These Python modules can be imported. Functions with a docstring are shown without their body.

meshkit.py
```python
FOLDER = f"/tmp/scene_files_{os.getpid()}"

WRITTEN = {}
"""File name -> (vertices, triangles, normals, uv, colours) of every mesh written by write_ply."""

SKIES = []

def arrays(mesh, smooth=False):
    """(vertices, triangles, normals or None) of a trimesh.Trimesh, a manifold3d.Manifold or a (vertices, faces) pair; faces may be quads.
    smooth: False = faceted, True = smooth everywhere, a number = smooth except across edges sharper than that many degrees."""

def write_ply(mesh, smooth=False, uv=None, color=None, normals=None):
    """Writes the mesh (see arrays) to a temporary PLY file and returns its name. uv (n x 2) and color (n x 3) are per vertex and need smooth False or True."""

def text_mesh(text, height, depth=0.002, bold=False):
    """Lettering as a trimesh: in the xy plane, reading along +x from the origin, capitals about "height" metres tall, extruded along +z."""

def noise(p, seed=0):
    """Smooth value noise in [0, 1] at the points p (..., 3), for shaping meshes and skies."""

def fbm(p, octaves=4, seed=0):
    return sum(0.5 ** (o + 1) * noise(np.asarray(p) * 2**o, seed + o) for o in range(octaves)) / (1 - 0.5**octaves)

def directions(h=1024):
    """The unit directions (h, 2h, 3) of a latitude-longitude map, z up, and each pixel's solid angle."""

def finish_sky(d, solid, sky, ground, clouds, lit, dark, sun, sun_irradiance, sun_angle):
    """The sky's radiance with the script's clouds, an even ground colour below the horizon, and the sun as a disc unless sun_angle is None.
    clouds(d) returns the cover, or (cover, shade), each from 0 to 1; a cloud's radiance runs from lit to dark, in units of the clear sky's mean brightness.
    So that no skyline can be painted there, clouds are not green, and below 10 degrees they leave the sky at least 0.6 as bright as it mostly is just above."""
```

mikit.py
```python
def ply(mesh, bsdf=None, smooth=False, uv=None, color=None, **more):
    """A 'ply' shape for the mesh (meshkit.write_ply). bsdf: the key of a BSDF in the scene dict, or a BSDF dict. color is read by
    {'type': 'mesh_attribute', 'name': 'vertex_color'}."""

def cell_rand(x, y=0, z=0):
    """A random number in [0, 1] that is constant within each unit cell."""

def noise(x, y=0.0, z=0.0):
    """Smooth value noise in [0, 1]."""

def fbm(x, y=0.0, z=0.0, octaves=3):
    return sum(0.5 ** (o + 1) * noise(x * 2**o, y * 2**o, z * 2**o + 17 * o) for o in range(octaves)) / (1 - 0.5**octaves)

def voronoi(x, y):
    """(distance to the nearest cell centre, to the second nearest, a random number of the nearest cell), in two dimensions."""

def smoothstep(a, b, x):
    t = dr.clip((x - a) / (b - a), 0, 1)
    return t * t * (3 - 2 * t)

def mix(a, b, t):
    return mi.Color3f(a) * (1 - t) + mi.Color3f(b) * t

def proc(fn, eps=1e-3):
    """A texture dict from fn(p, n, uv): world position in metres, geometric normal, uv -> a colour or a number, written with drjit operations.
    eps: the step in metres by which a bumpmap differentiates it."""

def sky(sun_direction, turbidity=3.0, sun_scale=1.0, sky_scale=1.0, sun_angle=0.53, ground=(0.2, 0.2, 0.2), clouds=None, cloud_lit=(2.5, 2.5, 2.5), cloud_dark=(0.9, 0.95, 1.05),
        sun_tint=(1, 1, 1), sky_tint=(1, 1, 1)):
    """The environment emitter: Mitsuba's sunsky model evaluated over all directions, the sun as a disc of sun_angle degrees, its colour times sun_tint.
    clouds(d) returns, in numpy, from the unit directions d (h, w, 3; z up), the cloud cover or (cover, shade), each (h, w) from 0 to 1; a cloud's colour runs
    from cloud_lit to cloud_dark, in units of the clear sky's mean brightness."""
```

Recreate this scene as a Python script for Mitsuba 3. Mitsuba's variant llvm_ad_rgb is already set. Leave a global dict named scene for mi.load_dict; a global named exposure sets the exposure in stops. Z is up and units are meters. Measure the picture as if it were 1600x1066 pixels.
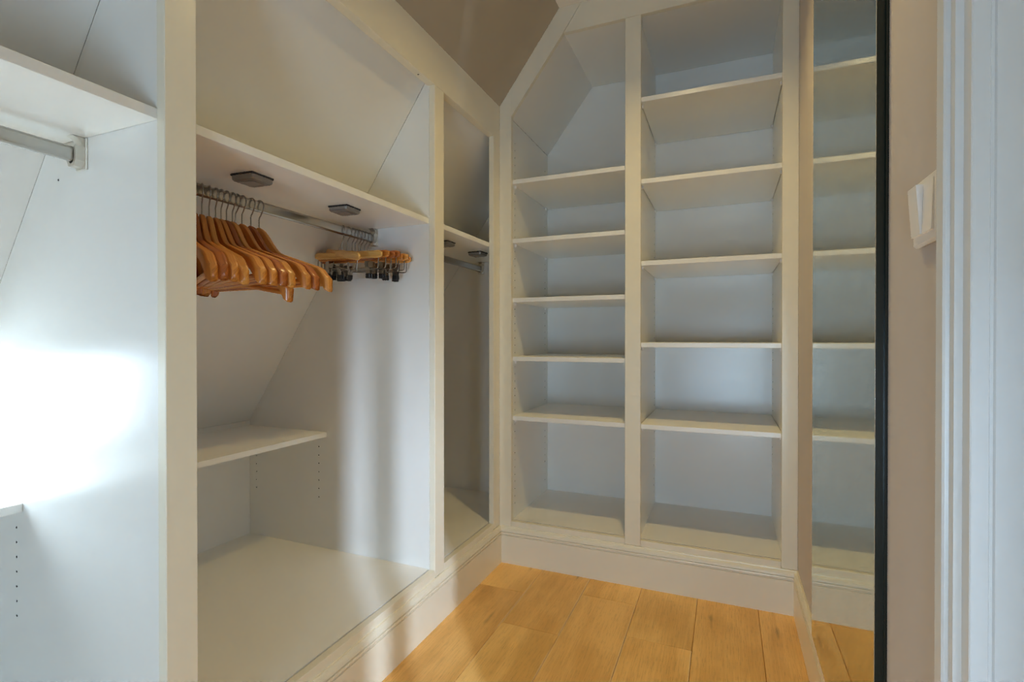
import math
import random
import numpy as np
import trimesh
import drjit as dr
import mitsuba as mi
import mikit
from mikit import noise, fbm, smoothstep, mix
from shapely.geometry import Polygon

T = mi.ScalarTransform4f
PI = math.pi
rng = random.Random(7)

# ------------------------------------------------------------------ camera, light, exposure
CAM = np.array([0.9179, -2.0508, 0.9791])
YAW, PITCH = math.radians(22.738), math.radians(-0.308)
FWD = np.array([-math.sin(YAW) * math.cos(PITCH), math.cos(YAW) * math.cos(PITCH), math.sin(PITCH)])
exposure = -0.12
WINDOW_ROOF = [11.0, 14.0, 17.0]          # daylight radiance of the panes
WINDOW_END = [15.5, 23.0, 31.5]
FILL_GLOW = [2.7, 3.5, 4.5]  # glow of the pane added in the doorway as fill
ADDED_SLIT = [1800.0, 2250.0, 2900.0]  # unseen slit in the hall, added to cast bands of light
LAMP = [1400.0, 1045.0, 420.0]
LAMP_AT = (0.75, -0.70, 2.315)

scene = {"type": "scene"}
labels = {}
scene["camera"] = {
    "type": "perspective", "fov": 2 * math.degrees(math.atan(800 / 798.0)), "fov_axis": "x", "near_clip": 0.02,
    "to_world": T().look_at(origin=CAM.tolist(), target=(CAM + FWD).tolist(), up=[0, 0, 1]),
}

# ------------------------------------------------------------------ materials


def rgb(*c):
    return {"type": "rgb", "value": list(c)}


def principled(color, rough, spec=0.5, **k):
    return {"type": "twosided", "bsdf": {"type": "principled", "base_color": color if isinstance(color, dict) else rgb(*color),
                                         "roughness": rough, "specular": spec, **k}}


scene["lacquer"] = principled((0.735, 0.68, 0.54), 0.30)          # cream frames, rails, skirting
scene["melamine"] = principled((0.75, 0.735, 0.68), 0.26)         # white boards inside
scene["casing_paint"] = principled((0.60, 0.60, 0.58), 0.35)
scene["wall_paint"] = principled((0.52, 0.47, 0.44), 0.75, 0.3)
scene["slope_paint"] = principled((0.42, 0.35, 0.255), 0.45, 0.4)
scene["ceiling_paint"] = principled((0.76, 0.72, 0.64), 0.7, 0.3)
scene["hall_paint"] = principled((0.45, 0.45, 0.45), 0.8, 0.2)
scene["plastic_white"] = principled((0.76, 0.72, 0.67), 0.3)
scene["dark_hole"] = principled((0.05, 0.045, 0.04), 0.8)
scene["black_plastic"] = principled((0.012, 0.012, 0.013), 0.4)
scene["grey_metal"] = principled((0.27, 0.25, 0.23), 0.30, metallic=0.6)
scene["grey_lens"] = principled((0.20, 0.18, 0.165), 0.2)
scene["chrome"] = principled((0.50, 0.485, 0.45), 0.2, metallic=1.0)
scene["steel_wire"] = principled((0.36, 0.34, 0.31), 0.25, metallic=1.0)
scene["bracket_metal"] = principled((0.62, 0.58, 0.50), 0.32, metallic=0.85)
scene["mirror_glass"] = {"type": "conductor", "material": "none", "specular_reflectance": rgb(0.86, 0.90, 0.86)}
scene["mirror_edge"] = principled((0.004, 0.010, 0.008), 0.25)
scene["subfloor"] = principled((0.10, 0.06, 0.03), 0.9)

XW, XL, YE, ZC = 1.154, -1.00, -3.6, 2.36
PW = 0.2052                                                        # plank width
PX0 = 0.0005
JY = -1.389                                                        # near side of the door opening
YD = -2.45                                                         # the wardrobe ends here


def oak(tone, seed, red):
    def fn(p, n, uv):
        x, y = p.x, p.y
        k = dr.floor((x - PX0) / PW)
        xs = x + 0.010 * (noise(y * 2.2 + 7 * k, x * 6.0, seed) - 0.5)
        wob = fbm(x * 9.0 + 3 * k, y * 1.3 + 5 * k, seed + 1)
        rings = noise(xs * 26.0 + 4.0 * wob + 13 * k, y * 0.8, seed + 3)
        fine = noise(xs * 330.0, y * 9.0, seed + 5)
        pore = smoothstep(0.50, 0.95, noise(xs * 700.0, y * 40.0, seed + 9))
        cloud = fbm(x * 7.0 + 3 * k, y * 5.0, seed + 1)
        t = 0.26 * rings + 0.12 * fine + 0.62 * cloud
        kx, ky = (x - PX0) / PW * 2.0 + seed, y * 2.6 + seed * 1.7 + k * 3.1
        cx, cy = dr.floor(kx), dr.floor(ky)
        d = dr.sqrt(dr.square((kx - cx - 0.5) * 1.9) + dr.square((ky - cy - 0.5) * 1.1))
        knot = smoothstep(0.24, 0.04, d + 0.10 * noise(x * 60, y * 30, seed)) * smoothstep(0.70, 0.75, mikit.cell_rand(cx, cy, seed))
        c = mix((0.66 * red, 0.355, 0.094), (0.85 * red, 0.505, 0.170), smoothstep(0.25, 0.75, t))
        c = c * (1 - 0.13 * pore) * (1 - 0.38 * knot)
        e = dr.minimum(x - PX0 - k * PW, PX0 + (k + 1) * PW - x)
        edge = smoothstep(0.006, 0.0, e) * smoothstep(0.30, 0.60, noise(y * 5.0, k * 5.0, seed)) * dr.select(k < 3.5, 1.0, 0.15)
        return mix(c * tone, (0.80, 0.63, 0.38), 0.6 * edge)
    return fn


for i, (tone, seed, red) in enumerate(((1.0, 2.0, 1.0), (1.10, 5.0, 0.98), (0.92, 8.0, 1.02), (1.04, 11.0, 0.97))):
    scene[f"oak_{i}"] = principled(mikit.proc(oak(tone, seed, red)), 0.42, 0.35)


def hanger_wood(a, b, seed):
    def fn(p, n, uv):
        t = fbm(uv.x * 5.0 + seed, uv.y * 26.0, seed, octaves=3)
        s = noise(uv.x * 3.0 + seed, uv.y * 5.0, seed + 4)
        return mix(a, b, smoothstep(0.3, 0.7, 0.6 * t + 0.4 * s))
    return fn


for i, (a, b) in enumerate((((0.46, 0.155, 0.022), (0.60, 0.235, 0.042)), ((0.54, 0.215, 0.036), (0.68, 0.31, 0.070)),
                            ((0.30, 0.080, 0.014), (0.44, 0.135, 0.026)), ((0.58, 0.30, 0.075), (0.70, 0.41, 0.12)))):
    scene[f"hanger_wood_{i}"] = principled(mikit.proc(hanger_wood(a, b, 3.0 * i + 1)), 0.28, 0.5, clearcoat=0.5, clearcoat_gloss=0.85)

# ------------------------------------------------------------------ helpers


def numbered(key):
    if key not in scene and key not in labels:
        return key
    for i in range(1, 1000):
        if f"{key}_{i:03d}" not in scene and f"{key}_{i:03d}" not in labels:
            return f"{key}_{i:03d}"


def thing(name, label, cat, group=None):
    key = numbered(name)
    labels[key] = {"label": label, "category": cat}
    if group:
        labels[key]["group"] = group
    return key


def obj(name, mesh, mat, parent=None, smooth=False, label=None, kind=None, uv=None, m=None, **more):
    key = numbered(f"{parent}__{name}" if parent else name)
    d = mesh if isinstance(mesh, dict) else mikit.ply(mesh, mat, smooth=smooth, uv=uv, **more)
    scene[key] = {**d, "to_world": m} if m is not None else d
    if label or kind:
        labels[key] = {}
        if label:
            labels[key]["label"] = label
        if kind:
            labels[key]["kind"] = kind
    return key


def struct(name, mesh, mat, parent=None, smooth=False, label=None):
    return obj(name, mesh, mat, parent, smooth, label, kind=None if parent else "structure")


def box(x0, x1, y0, y1, z0, z1, bev=0.0):
    if bev <= 0:
        return trimesh.creation.box(bounds=[[x0, y0, z0], [x1, y1, z1]])
    lo, hi = np.array([x0, y0, z0]), np.array([x1, y1, z1])
    b = min(bev, 0.45 * float((hi - lo).min()))
    pts = []
    for s in np.ndindex(2, 2, 2):
        c = np.where(np.array(s) == 0, lo, hi)
        q = np.where(np.array(s) == 0, 1.0, -1.0)
        for k in range(3):
            o = q * b
            o[k] = 0
            pts.append(c + o)
    return trimesh.Trimesh(pts).convex_hull


def prism(pts, a0, a1, axes="xzy"):
    """Polygon pts in the first two axes, extruded along the third from a0 to a1."""
    m = trimesh.creation.extrude_polygon(Polygon(pts), a1 - a0, engine="earcut")
    v = np.array(m.vertices)
    v[:, 2] += a0
    out = np.zeros_like(v)
    for k, ax in enumerate(axes):
        out[:, "xyz".index(ax)] = v[:, k]
    m = trimesh.Trimesh(out, m.faces, process=False)
    if m.volume < 0:
        m.invert()
    return m


def join(*ms):
    return trimesh.util.concatenate(list(ms))


def tube(path, r, n=8, closed=False):
    path = np.asarray(path, float)
    rad = np.broadcast_to(r, len(path))
    tan = np.gradient(path, axis=0)
    tan /= np.linalg.norm(tan, axis=1, keepdims=True)
    ref = np.array([0, 1.0, 0]) if abs(tan[:, 1]).max() < 0.9 else np.array([0.0, 0, 1]) if abs(tan[:, 2]).max() < 0.9 else np.array([1.0, 0, 0])
    a = np.cross(tan, ref)
    a /= np.linalg.norm(a, axis=1, keepdims=True)
    b = np.cross(tan, a)
    th = np.arange(n) * 2 * PI / n
    ring = np.cos(th)[None, :, None] * a[:, None] + np.sin(th)[None, :, None] * b[:, None]
    v = (path[:, None] + ring * rad[:, None, None]).reshape(-1, 3)
    f = []
    for i in range(len(path) - 1):
        for j in range(n):
            p, q = i * n + j, i * n + (j + 1) % n
            f += [[p, q, q + n], [p, q + n, p + n]]
    v = np.vstack([v, path[:1], path[-1:]])
    e = len(v) - 2
    for j in range(n):
        f += [[e, (j + 1) % n, j], [e + 1, (len(path) - 1) * n + j, (len(path) - 1) * n + (j + 1) % n]]
    m = trimesh.Trimesh(v, f, process=False)
    if m.volume < 0:
        m.invert()
    return m


def oval_rod(x, z, w, h, y0, y1, n=24):
    r = w / 2
    pts = [(x + r * math.cos(t), z + (h / 2 - r) * (1 if math.sin(t) >= 0 else -1) + r * math.sin(t)) for t in np.linspace(0, 2 * PI, n, endpoint=False) + 1e-4]
    return prism(pts, y0, y1)


def loft(rings):
    """Closed loft through rings (k, n, 3) with flat caps."""
    rings = np.asarray(rings, float)
    k, n = rings.shape[:2]
    v = np.vstack([rings.reshape(-1, 3), rings[0].mean(0)[None], rings[-1].mean(0)[None]])
    f = []
    for i in range(k - 1):
        for j in range(n):
            p, q = i * n + j, i * n + (j + 1) % n
            f += [[p, q, q + n], [p, q + n, p + n]]
    for j in range(n):
        f += [[k * n, (j + 1) % n, j], [k * n + 1, (k - 1) * n + j, (k - 1) * n + (j + 1) % n]]
    m = trimesh.Trimesh(v, f, process=False)
    if m.volume < 0:
        m.invert()
    return m


def lathe(profile, at, n=32):
    m = trimesh.creation.revolve(np.asarray(profile, float), sections=n)
    m.apply_translation(at)
    return m


# ------------------------------------------------------------------ room shell
struct("floor", box(XL - 0.1, XW + 0.1, YE - 0.1, 0.62, -0.08, -0.016), "subfloor")
ends = {0: [-0.2262, -2.05], 1: [-0.4440, -2.6], 2: [-0.152, -1.55], 3: [-0.3625, -2.3], 4: [-1.35, -2.9], 5: [-0.95, -2.75]}
for k in range(-6, 6):
    x0, x1 = PX0 + k * PW, min(PX0 + (k + 1) * PW, XW)
    cuts = [0.0] + (ends[k] if k in ends else [-2.1 + 0.37 * (k % 3)]) + [YE]
    if k < 0:
        cuts = [c for c in cuts if c < YD]
        cuts = [YD + 0.02] + cuts
    for i in range(len(cuts) - 1):
        if cuts[i] - cuts[i + 1] < 0.02:
            continue
        tone = {(0, 0): 1, (0, 1): 2, (1, 0): 0, (1, 1): 3, (2, 0): 1, (2, 1): 0, (3, 0): 3, (3, 1): 1, (4, 0): 1, (5, 0): 0}.get((k, i), (k + i) % 4)
        struct("plank", box(x0 + 0.0006, x1 - 0.0006, cuts[i + 1] + 0.0006, cuts[i] - 0.0006, -0.016, 0.0, 0.0012), f"oak_{tone}", "floor")

SL = 1.337                                                         # slope of the roof, rise over run
XF = (ZC - 1.9965) / SL                                            # where the slope meets the flat ceiling
struct("wall_back", box(XL - 0.1, XW + 0.1, 0.56, 0.64, -0.02, ZC + 0.1), "wall_paint")
struct("wall_right", join(box(XW, XW + 0.1, JY + 0.005, 0.56, 0, ZC + 0.1), box(XW, XW + 0.1, -2.069, JY + 0.005, 2.08, ZC + 0.1), box(XW, XW + 0.1, YE, -2.069, 0, ZC + 0.1)), "wall_paint")
struct("ceiling", join(box(XF, XW + 0.1, YE - 0.1, 0.56, ZC, ZC + 0.1), box(XL - 0.1, XF, YE - 0.1, YD, ZC, ZC + 0.1)), "ceiling_paint")
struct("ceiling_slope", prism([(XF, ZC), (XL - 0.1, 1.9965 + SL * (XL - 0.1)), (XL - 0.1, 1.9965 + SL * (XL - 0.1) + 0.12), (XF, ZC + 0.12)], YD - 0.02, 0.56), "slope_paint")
struct("wall_gable", prism([(XL, 1.9965 + SL * XL), (XF, ZC), (XL, ZC)], YD - 0.02, YD), "wall_paint")
struct("wall_left", box(XL - 0.1, XL, YE - 0.1, 0.56, 0, ZC), "wall_paint")
EW = (0.58, 1.12, 0.10, 0.92)
struct("wall_end", join(box(XL - 0.1, EW[0], YE - 0.1, YE, 0, ZC), box(EW[1], XW + 0.1, YE - 0.1, YE, 0, ZC), box(EW[0], EW[1], YE - 0.1, YE, 0, EW[2]), box(EW[0], EW[1], YE - 0.1, YE, EW[3], ZC)), "wall_paint")


def window(n, a0, a1, z0, z1, axis, at, radiance):
    w = labels.setdefault(f"window_{n}", {"kind": "structure"}) and f"window_{n}"
    mid = (a0 + a1) / 2

    def slab(u0, u1, s0, s1, d0, d1, bev=0.003):
        return box(at - d1, at - d0, u0, u1, s0, s1, bev) if axis == "x" else box(u0, u1, at - d1, at - d0, s0, s1, bev)
    fw = 0.05
    for args in ((a0, a0 + fw, z0, z1), (a1 - fw, a1, z0, z1), (a0 + fw, a1 - fw, z0, z0 + fw), (a0 + fw, a1 - fw, z1 - fw, z1), (mid - 0.025, mid + 0.025, z0 + fw, z1 - fw)):
        struct("frame", slab(*args, 0.01, 0.07), "lacquer", w)
    for u0, u1 in ((a0 + fw, mid - 0.025), (mid + 0.025, a1 - fw)):
        pts = [(u0, z0 + fw), (u1, z0 + fw), (u1, z1 - fw), (u0, z1 - fw)]
        v = [(at - 0.045, u, s) if axis == "x" else (u, at - 0.045, s) for u, s in pts]
        f = [[0, 1, 2], [0, 2, 3]] if axis == "x" else [[0, 2, 1], [0, 3, 2]]
        d = mikit.ply(trimesh.Trimesh(v, f, process=False), "plastic_white")
        d["emitter"] = {"type": "area", "radiance": rgb(*radiance)}
        struct("pane", d, None, w)


window(2, *EW, "y", YE, WINDOW_END)

# skirting: profile (distance out from the wall face, height)
SK = [(0.0, 0.0), (0.0150, 0.0), (0.0150, 0.1205), (0.0105, 0.1212), (0.0105, 0.1250), (0.0150, 0.1258), (0.0160, 0.1300), (0.0150, 0.1332), (0.0100, 0.1338), (0.0100, 0.1376),
      (0.0148, 0.1384), (0.0142, 0.1435), (0.0118, 0.1490), (0.0080, 0.1535), (0.0062, 0.1545), (0.0056, 0.1570), (0.0, 0.1570)]


def skirting(path, side):
    """Sweep of SK along a straight run given by where each profile point starts and ends (mitred)."""
    a, b = path
    ra = [a(d, z) for d, z in SK]
    rb = [b(d, z) for d, z in SK]
    return loft([ra, rb])


lacq = dict(smooth=25)
struct("baseboard_left", skirting((lambda d, z: (d, -d, z), lambda d, z: (d, YD, z)), 0), "lacquer", smooth=12)
struct("baseboard_back", skirting((lambda d, z: (d, -d, z), lambda d, z: (XW - d, -d, z)), 0), "lacquer", smooth=12)
struct("baseboard_right", skirting((lambda d, z: (XW - d, -d, z), lambda d, z: (XW - d, -1.335, z)), 0), "lacquer", smooth=12)

# ------------------------------------------------------------------ wardrobe bays on the left
FT = 0.022                                                         # thickness of the face frame
XK, ZK = -0.874, 0.645
S2 = 1.451


def zslope(x):
    return ZK + S2 * (x - XK)


ZF = 0.1835
ZB = 1.845                                                         # underside of the beam
ZS = 1.372                                                         # underside of the hat shelf


def slope_panel(y0, y1):
    xt = -FT - 0.001
    n = np.array([-S2, 1.0]) / math.hypot(S2, 1) * 0.012
    return prism([(XK, ZK), (xt, zslope(xt)), (xt + n[0] * 0.2, zslope(xt) + 0.02), (XK + n[0], ZK + n[1])], y0, y1)


def partition(y0, y1):
    return prism([(XK - 0.02, 0.02), (-FT, 0.02), (-FT, zslope(-FT) - 0.002), (XK, ZK), (XK - 0.02, ZK)], y0, y1)


def rail(parent, y0, y1, ends):
    r = obj("hanging_rail", oval_rod(-0.252, 1.336, 0.015, 0.030, y0, y1), "chrome", parent, smooth=40, label="chrome oval hanging rail")
    for ye, s in ends:                                             # s: direction from the panel into the bay
        plate = box(-0.269, -0.235, *sorted((ye, ye + s * 0.0035)), 1.309, ZS - 0.001, 0.001)
        cup = prism([(-0.2665, 1.352), (-0.2615, 1.352), (-0.2612, 1.330), (-0.2575, 1.3195), (-0.2520, 1.3175), (-0.2465, 1.3195), (-0.2428, 1.330), (-0.2425, 1.352), (-0.2375, 1.352), (-0.2375, 1.324), (-0.2430, 1.3125), (-0.2610, 1.3125), (-0.2665, 1.324)], *sorted((ye + s * 0.0035, ye + s * 0.020)))
        neck = prism([(ye + s * 0.003, 1.352), (ye + s * 0.007, 1.352), (ye + s * 0.008, 1.362), (ye + s * 0.014, 1.368), (ye + s * 0.022, ZS - 0.001), (ye + s * 0.003, ZS - 0.001)], -0.262, -0.242, "yzx")
        obj("bracket", join(plate, cup, neck), "bracket_metal", r)
        pins = join(*[trimesh.creation.cylinder(0.0028, 0.0016, sections=10, transform=trimesh.transformations.translation_matrix((-0.252, ye + s * 0.0040, z)) @ trimesh.transformations.rotation_matrix(PI / 2, (1, 0, 0))) for z in (1.356, 1.364)])
        obj("screw", pins, "steel_wire", r)
    return r


def holes(parent, pts, axis, s):
    ms = []
    for p in pts:
        m = trimesh.creation.cylinder(0.0025, 0.0008, sections=10)
        m.apply_transform(trimesh.transformations.rotation_matrix(PI / 2, (1, 0, 0) if axis == "y" else (0, 1, 0)))
        m.apply_translation(p)
        ms.append(m)
    obj("pin_hole", join(*ms), "dark_hole", parent, kind="stuff", label="rows of small drilled shelf pin holes")


def bay(name, label, y0, y1, stile, lower):
    """y0 < y1: the clear inside of the bay."""
    w = thing(name, label, "wardrobe")
    obj("floor_panel", box(XK, -FT - 0.0035, y0 + 0.0005, y1 - 0.0005, ZF - 0.02, ZF), "melamine", w)
    obj("knee_panel", box(XK - 0.014, XK, y0 + 0.0012, y1 - 0.0012, ZF, ZK - 0.001), "melamine", w)
    obj("sloping_back", slope_panel(y0 + 0.0003, y1 - 0.0003), "melamine", w)
    obj("partition", partition(y1, y1 + 0.018), "melamine", w)
    xb = XK + (ZS - ZK) / S2 + 0.012
    obj("hat_shelf", prism([(xb + 0.002, ZS), (-0.0235, ZS), (-0.0225, ZS + 0.001), (-0.0225, ZS + 0.018), (-0.0235, ZS + 0.019), (xb + 0.015, ZS + 0.019)], y0 + 0.001, y1 - 0.001), "melamine", w)
    if lower:
        z = 0.6065
        obj("low_shelf", box(XK + 0.001, -0.472, y0 + 0.001, y1 - 0.001, z, z + 0.0185, 0.001), "melamine", w)
    if stile:
        obj("stile", box(-FT, 0, stile[0], stile[1], 0.157, ZB, 0.0012), "lacquer", w)
    return w


YA, YB_, YC = -1.4475, -0.5429, 0.330
wa = bay("wardrobe", "white built-in wardrobe bay at the left edge, bright from daylight, with empty rail", YD, YA, (-1.4522, -1.3935), True)
wb = bay("wardrobe", "white built-in wardrobe bay with wooden hangers on its rail", YA + 0.018, YB_, (-0.5427, -0.481), True)
wc = bay("wardrobe", "narrow dark wardrobe bay in the corner, beside the bookcase", YB_ + 0.018, YC, (-0.0641, -0.0005), False)
rail(wa, YD + 0.02, YA - 0.004, ((YA, -1),))
rail(wb, YA + 0.022, YB_ - 0.004, ((YB_, -1),))
rail(wc, YB_ + 0.022, YC - 0.004, ((YC, -1),))
holes(wa, [(-0.498, YA, 0.5695 - 0.032 * k) for k in range(7)] + [(-0.335, YA, 1.301)], "y", -1)
holes(wb, [(-0.5117, YB_, 0.5664 - 0.032 * k) for k in range(7)] + [(-0.8373, YB_, 0.5664 - 0.032 * (k + 2)) for k in range(5)], "y", -1)
for w_ in (wa, wb, wc):
    lo, hi = {wa: (YD, -1.4524), wb: (-1.3933, -0.5429), wc: (-0.4808, -0.0643)}[w_]
    obj("bottom_rail", box(-FT, 0, lo + 0.0002, hi - 0.0002, 0.140, ZF - 0.001, 0.0012), "lacquer", w_)
# a low roof window in the slope behind the first bay, just outside the picture
RWY0, RWY1, RWX0, RWX1 = -1.85, -1.47, -0.868, -0.660
labels["window_1"] = {"kind": "structure"}
rn = np.array([S2, 0, -1.0]) / math.hypot(S2, 1)                     # into the room


def on_slope(x, d):
    return (x + rn[0] * d, zslope(x) + rn[2] * d)


for x0, x1, y0, y1 in ((RWX0 - 0.01, RWX0 + 0.015, RWY0, RWY1), (RWX1 - 0.015, RWX1 + 0.015, RWY0, RWY1), (RWX0 + 0.015, RWX1 - 0.015, RWY0, RWY0 + 0.03), (RWX0 + 0.015, RWX1 - 0.015, RWY1 - 0.03, RWY1)):
    struct("frame", prism([on_slope(x0, 0.001), on_slope(x1, 0.001), on_slope(x1, 0.016), on_slope(x0, 0.016)], y0, y1), "lacquer", "window_1")
(xa, za), (xb_, zb_) = on_slope(RWX0 + 0.015, 0.004), on_slope(RWX1 - 0.015, 0.004)
v = [(xa, RWY0 + 0.03, za), (xa, RWY1 - 0.03, za), (xb_, RWY1 - 0.03, zb_), (xb_, RWY0 + 0.03, zb_)]
pane = trimesh.Trimesh(v, [[0, 1, 2], [0, 2, 3]], process=False)
if pane.face_normals[0] @ rn < 0:
    pane.invert()
d = mikit.ply(pane, "plastic_white")
d["emitter"] = {"type": "area", "radiance": rgb(*WINDOW_ROOF)}
struct("pane", d, None, "window_1")
# the beam across the top of the bays
struct("trim_1", join(box(-0.030, 0, YD, -0.0003, ZB, 1.9955, 0.0012)), "lacquer")
struct("trim_1__screw_hole", trimesh.creation.cylinder(0.003, 0.0008, sections=10, transform=trimesh.transformations.translation_matrix((-0.015, -0.62, ZB)) @ np.eye(4)), "dark_hole")
del labels["trim_1__screw_hole"]

# ------------------------------------------------------------------ bookcase
BY = 0.505
FB = 0.020
SF = FB + 0.001                                                    # front of the shelves
ZBF = 0.181
ZT = 2.2505
b1 = thing("bookcase", "white bookcase unit with a sloping upper left corner, in the corner of the room", "bookcase")
b2 = thing("bookcase", "wider white bookcase unit of five shelves, beside the wall mirror", "bookcase")
LX0, LX1, RX0, RX1 = 0.0505, 0.5510, 0.6015, 1.1073
XI0, ZI0, XI1 = 0.0543, 1.9440, 0.2897                             # inner line of the sloping rail
SI = (ZT + 0.004 - ZI0) / (XI1 - XI0)


def zin(x):
    return ZI0 + SI * (x - XI0)


obj("side_panel", prism([(LX0 - 0.018, 0.02), (LX0, 0.02), (LX0, zin(LX0) - 0.002), (LX0 - 0.018, zin(LX0) - 0.002)], FB, BY + 0.01), "melamine", b1)
obj("side_panel", box(LX1, LX1 + 0.025, FB, BY + 0.01, 0.02, ZT + 0.018), "melamine", b1)
obj("back_panel", prism([(LX0, 0.10), (LX1, 0.10), (LX1, ZT + 0.018), (XI1, ZT + 0.018), (LX0, zin(LX0) + 0.01)], BY, BY + 0.008), "melamine", b1)
obj("sloping_top", prism([(LX0, zin(LX0)), (XI1, zin(XI1)), (XI1, zin(XI1) + 0.02), (LX0, zin(LX0) + 0.02)], FB + 0.0005, BY - 0.001), "melamine", b1)
obj("top_panel", box(XI1, LX1, FB + 0.0005, BY - 0.001, ZT + 0.003, ZT + 0.018), "melamine", b1)
obj("floor_panel", box(LX0, LX1, FB + 0.0035, BY, ZBF - 0.02, ZBF), "melamine", b1)
obj("side_panel", box(RX0 - 0.025, RX0, FB, BY + 0.01, 0.02, ZT + 0.018), "melamine", b2)
obj("side_panel", box(RX1, RX1 + 0.025, FB, BY + 0.01, 0.02, ZT + 0.018), "melamine", b2)
obj("back_panel", box(RX0, RX1, BY, BY + 0.008, 0.10, ZT + 0.018), "melamine", b2)
obj("top_panel", box(RX0, RX1, FB + 0.0005, BY - 0.001, ZT, ZT + 0.018), "melamine", b2)
obj("floor_panel", box(RX0, RX1, FB + 0.0035, BY, ZBF - 0.02, ZBF), "melamine", b2)
ZSL = [0.979 + (z - 0.979) * 1.0085 for z in (1.6684, 1.4119, 1.1544, 0.8990, 0.6402)]
ZSR = [0.979 + (z - 0.979) * 1.0085 for z in (1.9275, 1.6060, 1.2836, 0.9619, 0.6397)]
TH = 0.019
YP = (0.052, 0.462)


def shelf_pin(x, y, z, s):
    stem = trimesh.creation.cylinder(0.0026, 0.010, sections=10, transform=trimesh.transformations.translation_matrix((x + s * 0.005, y, z - 0.0045)) @ trimesh.transformations.rotation_matrix(PI / 2, (0, 1, 0)))
    head = box(*sorted((x + s * 0.0003, x + s * 0.009)), y - 0.004, y + 0.004, z - 0.013, z - 0.0001, 0.0012)
    return join(stem, head)


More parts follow.
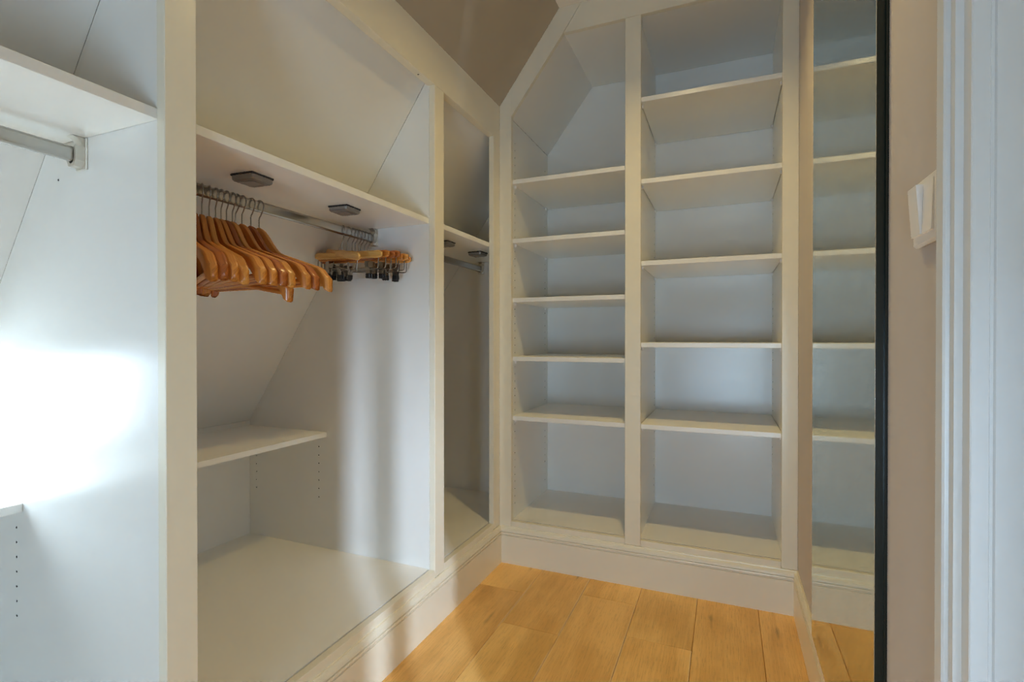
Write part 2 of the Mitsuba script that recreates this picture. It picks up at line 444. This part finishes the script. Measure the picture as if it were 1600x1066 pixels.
for b, zs, x0, x1, gap in ((b1, ZSL, LX0, LX1, 0.0010), (b2, ZSR, RX0, RX1, 0.0022)):
    for z in zs:
        s = obj("shelf", box(x0 + gap, x1 - gap, SF, BY - 0.003, z - TH, z, 0.001), "melamine", b)
        for y in YP:
            obj("shelf_pin", shelf_pin(x0, y, z - TH, 1), "plastic_white", s)
            obj("shelf_pin", shelf_pin(x1, y, z - TH, -1), "plastic_white", s)
zh = [0.979 + (1.5857 - 0.979) * 1.004 + 0.032 * k for k in range(-43, 9)]
holes(b1, [(LX0, y, z) for z in zh for y in YP if 0.215 < z < 1.90 and not any(-0.002 < zz - z < 0.026 for zz in ZSL)], "x", 1)
holes(b2, [(x, YP[1], z) for z in zh for x in (RX0, RX1) if 0.215 < z < 2.0 and not any(-0.002 < zz - z < 0.026 for zz in ZSR)], "x", 1)
# face frame
obj("stile", prism([(0.0, 0.157), (XI0, 0.157), (XI0, 1.9955 + SL * XI0), (0.0, 1.9955)], 0.0, FB), "lacquer", b1)
obj("stile", box(0.5462, 0.6073, 0, FB, 0.157, ZT, 0.0012), "lacquer", b1)
obj("stile", box(1.1017, XW - 0.0005, 0, FB, 0.157, ZT, 0.0012), "lacquer", b2)
obj("sloping_rail", prism([(XI0 + 0.0006, ZI0), (XI1 + 0.0003, zin(XI1)), (XI1 + 0.076, ZC - 0.0005), (XF + 0.0003, ZC - 0.0005), (XI0 + 0.0006, 1.9955 + SL * XI0)], 0.0, FB), "lacquer", b1)
obj("bottom_rail", box(XI0 + 0.0006, 0.5456, 0, FB, 0.140, ZBF - 0.0005, 0.0012), "lacquer", b1)
obj("bottom_rail", box(0.6079, 1.1011, 0, FB, 0.140, ZBF - 0.0005, 0.0012), "lacquer", b2)
struct("trim_2", prism([(XI1 + 0.0012, ZT + 0.0005), (XW - 0.0005, ZT + 0.0005), (XW - 0.0005, ZC - 0.0005), (XI1 + 0.0772, ZC - 0.0005)], 0.0, FB), "lacquer")

# ------------------------------------------------------------------ wall mirror
XM = 1.138
MY0, MY1 = -1.0720, -0.4305
mr = thing("wall_mirror", "tall frameless wall mirror with a black edge, reflecting the bookcase shelves", "mirror")
obj("backing_and_shade", box(XM + 0.0008, XW - 0.0002, MY0, MY1, 0.1575, 2.12, 0.0005), "mirror_edge", mr, label="black edge of the mirror")
obj("backing_and_shade", box(XW - 0.004, XW - 0.0002, MY0 - 0.006, MY0, 0.1575, 2.12), "mirror_edge", mr)  # dark strip standing in for the shadow beside the mirror edge
obj("glass", box(XM, XM + 0.0008, MY0 + 0.0008, MY1 - 0.0008, 0.1583, 2.1192), "mirror_glass", mr)

# ------------------------------------------------------------------ light switch
sw = thing("light_switch", "white rocker light switch on the taupe wall beside the door casing", "light switch")
SY0, SY1, SZ0, SZ1 = -1.3060, -1.2220, 1.0965, 1.1805
fr = box(XW - 0.0085, XW - 0.0002, SY0, SY1, SZ0, SZ1, 0.003)
obj("cover_plate", fr, "plastic_white", sw)
ry0, ry1, rz0, rz1 = SY0 + 0.009, SY1 - 0.009, SZ0 + 0.013, SZ1 - 0.009
xr = XW - 0.0085
rmid = (ry0 + ry1) / 2
obj("rocker", prism([(xr + 0.001, rz0), (xr - 0.0042, rz0), (xr - 0.0085, rz1), (xr + 0.001, rz1)], rmid + 0.0006, ry1), "plastic_white", sw)
obj("rocker", prism([(xr + 0.001, rz0), (xr - 0.0030, rz0), (xr - 0.0008, rz1), (xr + 0.001, rz1)], ry0, rmid - 0.0006), "plastic_white", sw)

# ------------------------------------------------------------------ door with casing on the right wall
CAS = [(-1.334, 0.0), (-1.334, 0.017), (-1.335, 0.018), (-1.3535, 0.018), (-1.3555, 0.0160), (-1.3562, 0.0125), (-1.3620, 0.0132), (-1.3680, 0.0125), (-1.3705, 0.0060), (-1.3880, 0.0060),
       (JY, 0.0050), (JY, 0.0)]
DY = -2.069                                                         # far side of the door opening
cas_l = prism([(XW - d, y) for y, d in CAS], 0.0, 2.16, "xyz")
cas_r = prism([(XW - d, DY + JY - y) for y, d in CAS], 0.0, 2.16, "xyz")
labels["door_1"] = {"kind": "structure"}
struct("casing", cas_l, "casing_paint", "door_1", smooth=15)
struct("casing", cas_r, "casing_paint", "door_1", smooth=15)
struct("casing", box(XW - 0.016, XW - 0.0002, DY, JY, 2.08, 2.24, 0.003), "lacquer", "door_1")
struct("jamb", join(prism([(XW - 0.0048, JY - 0.0002), (XW + 0.0090, JY - 0.0002), (XW + 0.0105, JY + 0.0020), (XW + 0.0130, JY + 0.0020), (XW + 0.0145, JY - 0.0002), (XW + 0.0998, JY - 0.0002), (XW + 0.0998, JY + 0.0046), (XW + 0.0002, JY + 0.0046), (XW + 0.0002, JY - 0.0001), (XW - 0.0048, JY - 0.0001)], 0, 2.08, "xyz"), box(XW + 0.0002, XW + 0.0998, DY + 0.0002, DY + 0.0048, 0, 2.08)), "casing_paint", "door_1")
struct("light_block_post", box(XW + 0.047, XW + 0.065, -1.985, -1.963, 0, 2.08, 0.002), "lacquer", "door_1")  # unseen, added to throw the dark band between the light bands
u0, u1, w0, w1 = -1.878, -1.854, 1.36, 1.50                         # slot shaped to put a streak of light on the ceiling
struct("light_block_leaf", join(box(XW + 0.077, XW + 0.093, DY + 0.006, u0, 0.99, 2.075), box(XW + 0.077, XW + 0.093, u1, JY - 0.001, 0.99, 2.075), box(XW + 0.077, XW + 0.093, u0, u1, 0.99, w0), box(XW + 0.077, XW + 0.093, u0, u1, w1, 2.075)), "lacquer", "door_1")  # unseen leaf, added to cut off the hall light higher up
struct("light_block_frame", join(box(XW + 0.047, XW + 0.065, -1.842, -1.812, 0, 1.029), box(XW + 0.047, XW + 0.065, -1.570, JY - 0.001, 0, 1.029), box(XW + 0.047, XW + 0.065, -1.812, -1.570, 0, 0.15), box(XW + 0.047, XW + 0.065, -1.812, -1.570, 0.995, 1.029)), "casing_paint", "door_1")  # unseen panel frame, added to narrow the beam from the hall
d = mikit.ply(box(XW + 0.053, XW + 0.059, -1.812, -1.570, 0.15, 0.995), "plastic_white")    # glowing pane added as fill light for the wardrobe
d["emitter"] = {"type": "area", "radiance": rgb(*FILL_GLOW)}
struct("fill_pane", d, None, "door_1")
# the hall beyond the door, with a slit window added to cast light bands
HX, HY0, HY1 = 1.86, -3.8, -1.30
struct("floor_hall", box(XW + 0.1, HX + 0.1, HY0 - 0.1, HY1 + 0.1, -0.08, -0.0005), "subfloor")
struct("ceiling_hall", box(XW + 0.1, HX + 0.1, HY0 - 0.1, HY1 + 0.1, ZC, ZC + 0.1), "hall_paint")
struct("wall_hall_side", box(XW + 0.1, HX + 0.1, HY1, HY1 + 0.1, 0, ZC), "hall_paint")
struct("wall_hall_end", box(XW + 0.1, HX + 0.1, HY0 - 0.1, HY0, 0, ZC), "hall_paint")
struct("wall_hall_near", box(XW, XW + 0.1, HY0 - 0.1, YE - 0.1, 0, ZC), "hall_paint")
HW = (-2.7075, -2.5725, 0.80, 1.25)
struct("wall_hall", join(box(HX, HX + 0.1, HY0 - 0.1, HW[0], 0, ZC), box(HX, HX + 0.1, HW[1], HY1 + 0.1, 0, ZC), box(HX, HX + 0.1, HW[0], HW[1], 0, HW[2]), box(HX, HX + 0.1, HW[0], HW[1], HW[3], ZC)), "hall_paint")
for args in ((HW[0], HW[0] + 0.05, HW[2], HW[3]), (HW[1] - 0.05, HW[1], HW[2], HW[3]), (HW[0] + 0.05, HW[1] - 0.05, HW[2], HW[2] + 0.05), (HW[0] + 0.05, HW[1] - 0.05, HW[3] - 0.05, HW[3])):
    struct("frame", box(HX + 0.01, HX + 0.07, *args, 0.003), "lacquer", "window_3")
labels["window_3"] = {"kind": "structure"}
v = [(HX + 0.012, u, z) for u, z in ((HW[0] + 0.05, HW[2] + 0.05), (HW[1] - 0.05, HW[2] + 0.05), (HW[1] - 0.05, HW[3] - 0.05), (HW[0] + 0.05, HW[3] - 0.05))]
d = mikit.ply(trimesh.Trimesh(v, [[0, 2, 1], [0, 3, 2]], process=False), "plastic_white")
d["emitter"] = {"type": "area", "radiance": rgb(*ADDED_SLIT)}
struct("pane", d, None, "window_3")

# ------------------------------------------------------------------ ceiling spotlight (the warm lamp)
for (lx, ly, lz), power, lab in ((LAMP_AT, LAMP, "small round ceiling spotlight over the floor in front of the bookcase"),):
    cs = thing("ceiling_spotlight", lab, "ceiling light")
    obj("housing", lathe([(0.034, -0.004), (0.040, -0.006), (0.042, 0.0), (0.042, ZC - lz - 0.0005), (0.0, ZC - lz - 0.0005), (0.0, 0.028), (0.034, 0.028), (0.034, -0.004)], (lx, ly, lz)), "grey_metal", cs, smooth=40)
    scene[f"{cs}__bulb"] = {"type": "disk", "to_world": T().translate([lx, ly, lz + 0.024]).rotate([1, 0, 0], 180).scale(0.032), "bsdf": {"type": "ref", "id": "plastic_white"},
                            "emitter": {"type": "area", "radiance": rgb(*power)}}

# ------------------------------------------------------------------ stick-on lights under the hat shelves
PUCK = "battery puck lights under the hat shelves"


def puck(x, y, yaw, label):
    p = thing("puck_light", label, "light")
    m = T().translate([x, y, ZS]).rotate([0, 0, 1], yaw)
    h = 0.034
    obj("base_plate", box(-h, h, -h, h, -0.005, -0.0002, 0.0015), "black_plastic", p, m=m)
    body = [[(a * (h - 0.001 - i) * 1.0, b * (h - 0.001 - i), z) for a, b in ((-1, -0.78), (-0.94, -0.94), (-0.78, -1), (0.78, -1), (0.94, -0.94), (1, -0.78), (1, 0.78), (0.94, 0.94), (0.78, 1), (-0.78, 1), (-0.94, 0.94), (-1, 0.78))]
            for i, z in ((0.0, -0.005), (0.0, -0.013), (0.0022, -0.0165), (0.007, -0.0180), (0.011, -0.0180), (0.012, -0.0170))]
    obj("body", loft(body), "grey_metal", p, m=m)
    obj("lens", box(-0.018, 0.018, -0.018, 0.018, -0.0185, -0.0165, 0.0008), "grey_lens", p, m=m)


puck(-0.142, -1.150, 3, "square grey puck light under the shelf above the wooden coat hangers")
puck(-0.140, -0.828, 4, "square grey puck light under the shelf near the clip hangers")
puck(-0.142, -0.235, 2, "puck light half hidden by the stile in the narrow corner bay")
puck(-0.130, 0.045, -3, "puck light above the rail end in the narrow corner bay")

# ------------------------------------------------------------------ hangers
RX, RZ = -0.252, 1.351                                             # the hook bears on top of the rail


def hook_path(drop, r=0.0185):
    t = np.linspace(math.radians(200), math.radians(-50), 26)
    arc = np.stack([r * np.cos(t), 0 * t, r * np.sin(t) - r + 0.0016], 1)
    tail = np.array([(0.0065, 0, -0.0400), (0.0018, 0, -0.0450), (0.0, 0, -0.050), (0, 0, -drop * 0.85), (0, 0, -drop)])
    return np.vstack([arc, tail])


def rounded(w, h, n=4, k=0.42):
    """Cross-section ring (depth, height) of a rounded bar."""
    r = k * min(w, h)
    out = []
    for cx, cz, a in ((w / 2 - r, h / 2 - r, 0), (-w / 2 + r, h / 2 - r, 90), (-w / 2 + r, -h / 2 + r, 180), (w / 2 - r, -h / 2 + r, 270)):
        for t in np.linspace(0, 90, n):
            q = math.radians(a + t)
            out.append((cx + r * math.cos(q), cz + r * math.sin(q)))
    return out


def coat_shoulders():
    """Contoured suit hanger; x along its width, z = 0 where the hook enters the top of the neck."""
    rings = []
    for t in np.linspace(-1, 1, 49):
        a = abs(t)
        x = 0.222 * t
        top = -0.048 * smooth01(0.03, 0.36, a) - 0.076 * a - 0.020 * smooth01(0.84, 1.0, a) ** 2
        h = 0.045 - 0.019 * smooth01(0.08, 0.40, a) + 0.015 * smooth01(0.74, 0.97, a)
        w = 0.012 + 0.010 * smooth01(0.45, 0.92, a)
        if a > 0.985:
            w, h = w * 0.78, h * 0.88
        yc = 0.030 * a ** 2.0
        rings.append([(x, yc + d, top - h / 2 + z) for d, z in rounded(w, h, 4, 0.30)])
    m = loft(rings)
    n = len(rings[0])
    uv = np.array([[i / 48.0, j / n] for i in range(49) for j in range(n)] + [[0, 0], [1, 0]])
    return m, uv


def smooth01(a, b, x):
    t = min(max((x - a) / (b - a), 0), 1)
    return t * t * (3 - 2 * t)


CW, CUV = coat_shoulders()
WOOD = [mikit.ply(CW, f"hanger_wood_{i}", smooth=True, uv=CUV) for i in range(4)]
COATDROP = 0.074
HOOK = mikit.ply(tube(hook_path(COATDROP), 0.0017, 8), "steel_wire", smooth=True)
bar_path = [(-0.210, 0.027, -0.158), (-0.1, 0.026, -0.158), (0, 0.026, -0.158), (0.1, 0.026, -0.158), (0.210, 0.027, -0.158)]
bm = tube(bar_path, 0.0065, 12)
bm_uv = np.stack([bm.vertices[:, 0], bm.vertices[:, 1] * 8], 1)
BAR = [mikit.ply(bm, f"hanger_wood_{i}", smooth=True, uv=bm_uv) for i in range(4)]
ORD = ["first", "second", "third", "fourth", "fifth", "sixth", "seventh", "eighth", "ninth", "tenth", "eleventh", "twelfth", "thirteenth"]


def coat_hanger(yh, ye, tilt, wood, label):
    t = thing("coat_hanger", label, "hanger", "wooden coat hangers on the rail")
    yaw = math.degrees(math.atan2(ye - 0.030 - yh + 0.0, 0.21))
    m = T().translate([RX, yh, RZ]).rotate([0, 0, 1], yaw).rotate([0, 1, 0], tilt)
    obj("shoulders", WOOD[wood], None, t, m=m @ T().translate([0, 0, -COATDROP + 0.002]))
    obj("hook", HOOK, None, t, m=m, label="chrome wire hook")
    obj("trouser_bar", BAR[wood], None, t, m=m @ T().translate([0, 0, -COATDROP + 0.002]))


coats = [(-1.036, -1.010, 0, 1), (-1.062, -1.057, 0, 2), (-1.089, -1.086, 0, 0), (-1.103, -1.111, 9, 0), (-1.117, -1.135, 0, 1), (-1.134, -1.158, 0, 2), (-1.149, -1.186, 0, 0),
         (-1.164, -1.214, 0, 0), (-1.181, -1.258, 1, 1), (-1.200, -1.284, 0, 0), (-1.218, -1.309, 0, 2), (-1.237, -1.333, 1, 0)]
for i, (yh, ye, tilt, wood) in enumerate(coats):
    lab = f"varnished wooden coat hanger, {ORD[i]} from the right end of the row"
    if i == 0:
        lab = "light wooden coat hanger at the right end of the row"
    if tilt > 5:
        lab = "wooden coat hanger hanging tilted lower than its neighbours"
    coat_hanger(yh, ye, tilt, wood, lab)


# trouser hangers with clips
def clip_bar():
    rings = []
    for t in np.linspace(-1, 1, 25):
        a = abs(t)
        x = 0.178 * t
        w, h = 0.013, 0.024 + 0.003 * (1 - smooth01(0.0, 0.25, a))
        k = 1 - 0.35 * smooth01(0.95, 1.0, a)
        rings.append([(x, d * k, z * k - 0.012 + (0.0015 if a < 0.2 else 0)) for d, z in rounded(w, h)])
    n = len(rings[0])
    return loft(rings), np.array([[i / 24.0, j / n] for i in range(25) for j in range(n)] + [[0, 0], [1, 0]])


CB, CBUV = clip_bar()
CLIPWOOD = [mikit.ply(CB, f"hanger_wood_{i}", smooth=True, uv=CBUV) for i in range(4)]
CLIPDROP = 0.084
CHOOK = mikit.ply(tube(hook_path(CLIPDROP), 0.0017, 8), "steel_wire", smooth=True)
loop = [(-0.163, 0, -0.020), (-0.163, 0, -0.052), (-0.161, 0, -0.0555), (-0.156, 0, -0.057), (-0.1, 0, -0.057), (0, 0, -0.057), (0.1, 0, -0.057), (0.156, 0, -0.057), (0.161, 0, -0.0555), (0.163, 0, -0.052), (0.163, 0, -0.020)]
LOOP = mikit.ply(tube(loop, 0.0018, 8), "steel_wire", smooth=True)


def plate(s):
    return prism([(s * 0.009, -0.034), (s * 0.0075, -0.052), (s * 0.0035, -0.060), (s * 0.0040, -0.080), (s * 0.0052, -0.080), (s * 0.0048, -0.060), (s * 0.0088, -0.052), (s * 0.0102, -0.034)], -0.009, 0.009, "yzx")


spring = tube([(-0.010, 0.004 * math.cos(t), -0.057 + 0.004 * math.sin(t)) if k == 0 else (-0.010 + 0.02 * k / 40, 0.0042 * math.cos(t), -0.057 + 0.0042 * math.sin(t)) for k, t in enumerate(np.linspace(0, 10 * PI, 41))], 0.0008, 5)
CLIP = mikit.ply(join(plate(1), plate(-1), spring), "steel_wire")
TIP = mikit.ply(join(box(-0.0100, 0.0100, 0.0020, 0.0072, -0.089, -0.073, 0.0015), box(-0.0100, 0.0100, -0.0072, -0.0020, -0.089, -0.073, 0.0015)), "black_plastic")


def clip_hanger(yh, ye, tilt, wood, c0, c1, swing, label):
    t = thing("clip_hanger", label, "hanger", "wooden trouser hangers with clips on the rail")
    yaw = math.degrees(math.atan2(ye - yh, 0.17))
    m = T().translate([RX, yh, RZ]).rotate([0, 0, 1], yaw).rotate([0, 1, 0], tilt)
    b = m @ T().translate([0, 0, -CLIPDROP + 0.003])
    obj("bar", CLIPWOOD[wood], None, t, m=b)
    obj("hook", CHOOK, None, t, m=m, label="chrome wire hook")
    obj("wire_loop", LOOP, None, t, m=b, label="chrome wire loop under the bar")
    for c, s in ((c0, swing), (c1, -swing * 0.6)):
        k = b @ T().translate([c, 0, -0.057]).rotate([1, 0, 0], s).translate([0, 0, 0.057])
        q = obj("clip", CLIP, None, t, m=k, label="metal clip")
        obj("tip", TIP, None, q, m=k, label="black rubber tips")


clips = [(-0.705, -0.812, 10, 3, -0.125, 0.100, 6), (-0.682, -0.722, 4, 3, -0.100, 0.118, -9), (-0.659, -0.690, 2, 0, -0.06, 0.09, 10), (-0.644, -0.662, 2, 2, -0.11, 0.125, -5),
         (-0.628, -0.640, 0, 2, -0.09, 0.07, 8), (-0.612, -0.618, 3, 0, -0.12, 0.11, -8), (-0.595, -0.590, 1, 1, -0.10, 0.13, 4), (-0.576, -0.570, 3, 1, -0.08, 0.12, 0)]
for i, (yh, ye, tilt, wood, c0, c1, sg) in enumerate(clips):
    lab = f"wooden trouser hanger with metal clips, {ORD[i]} counting from the coat hangers"
    if i == 0:
        lab = "wooden trouser hanger with metal clips, turned broadside at the front of its row"
    if i == len(clips) - 1:
        lab = "wooden trouser hanger with metal clips, last one against the partition"
    clip_hanger(yh, ye, tilt, wood, c0, c1, sg, lab)
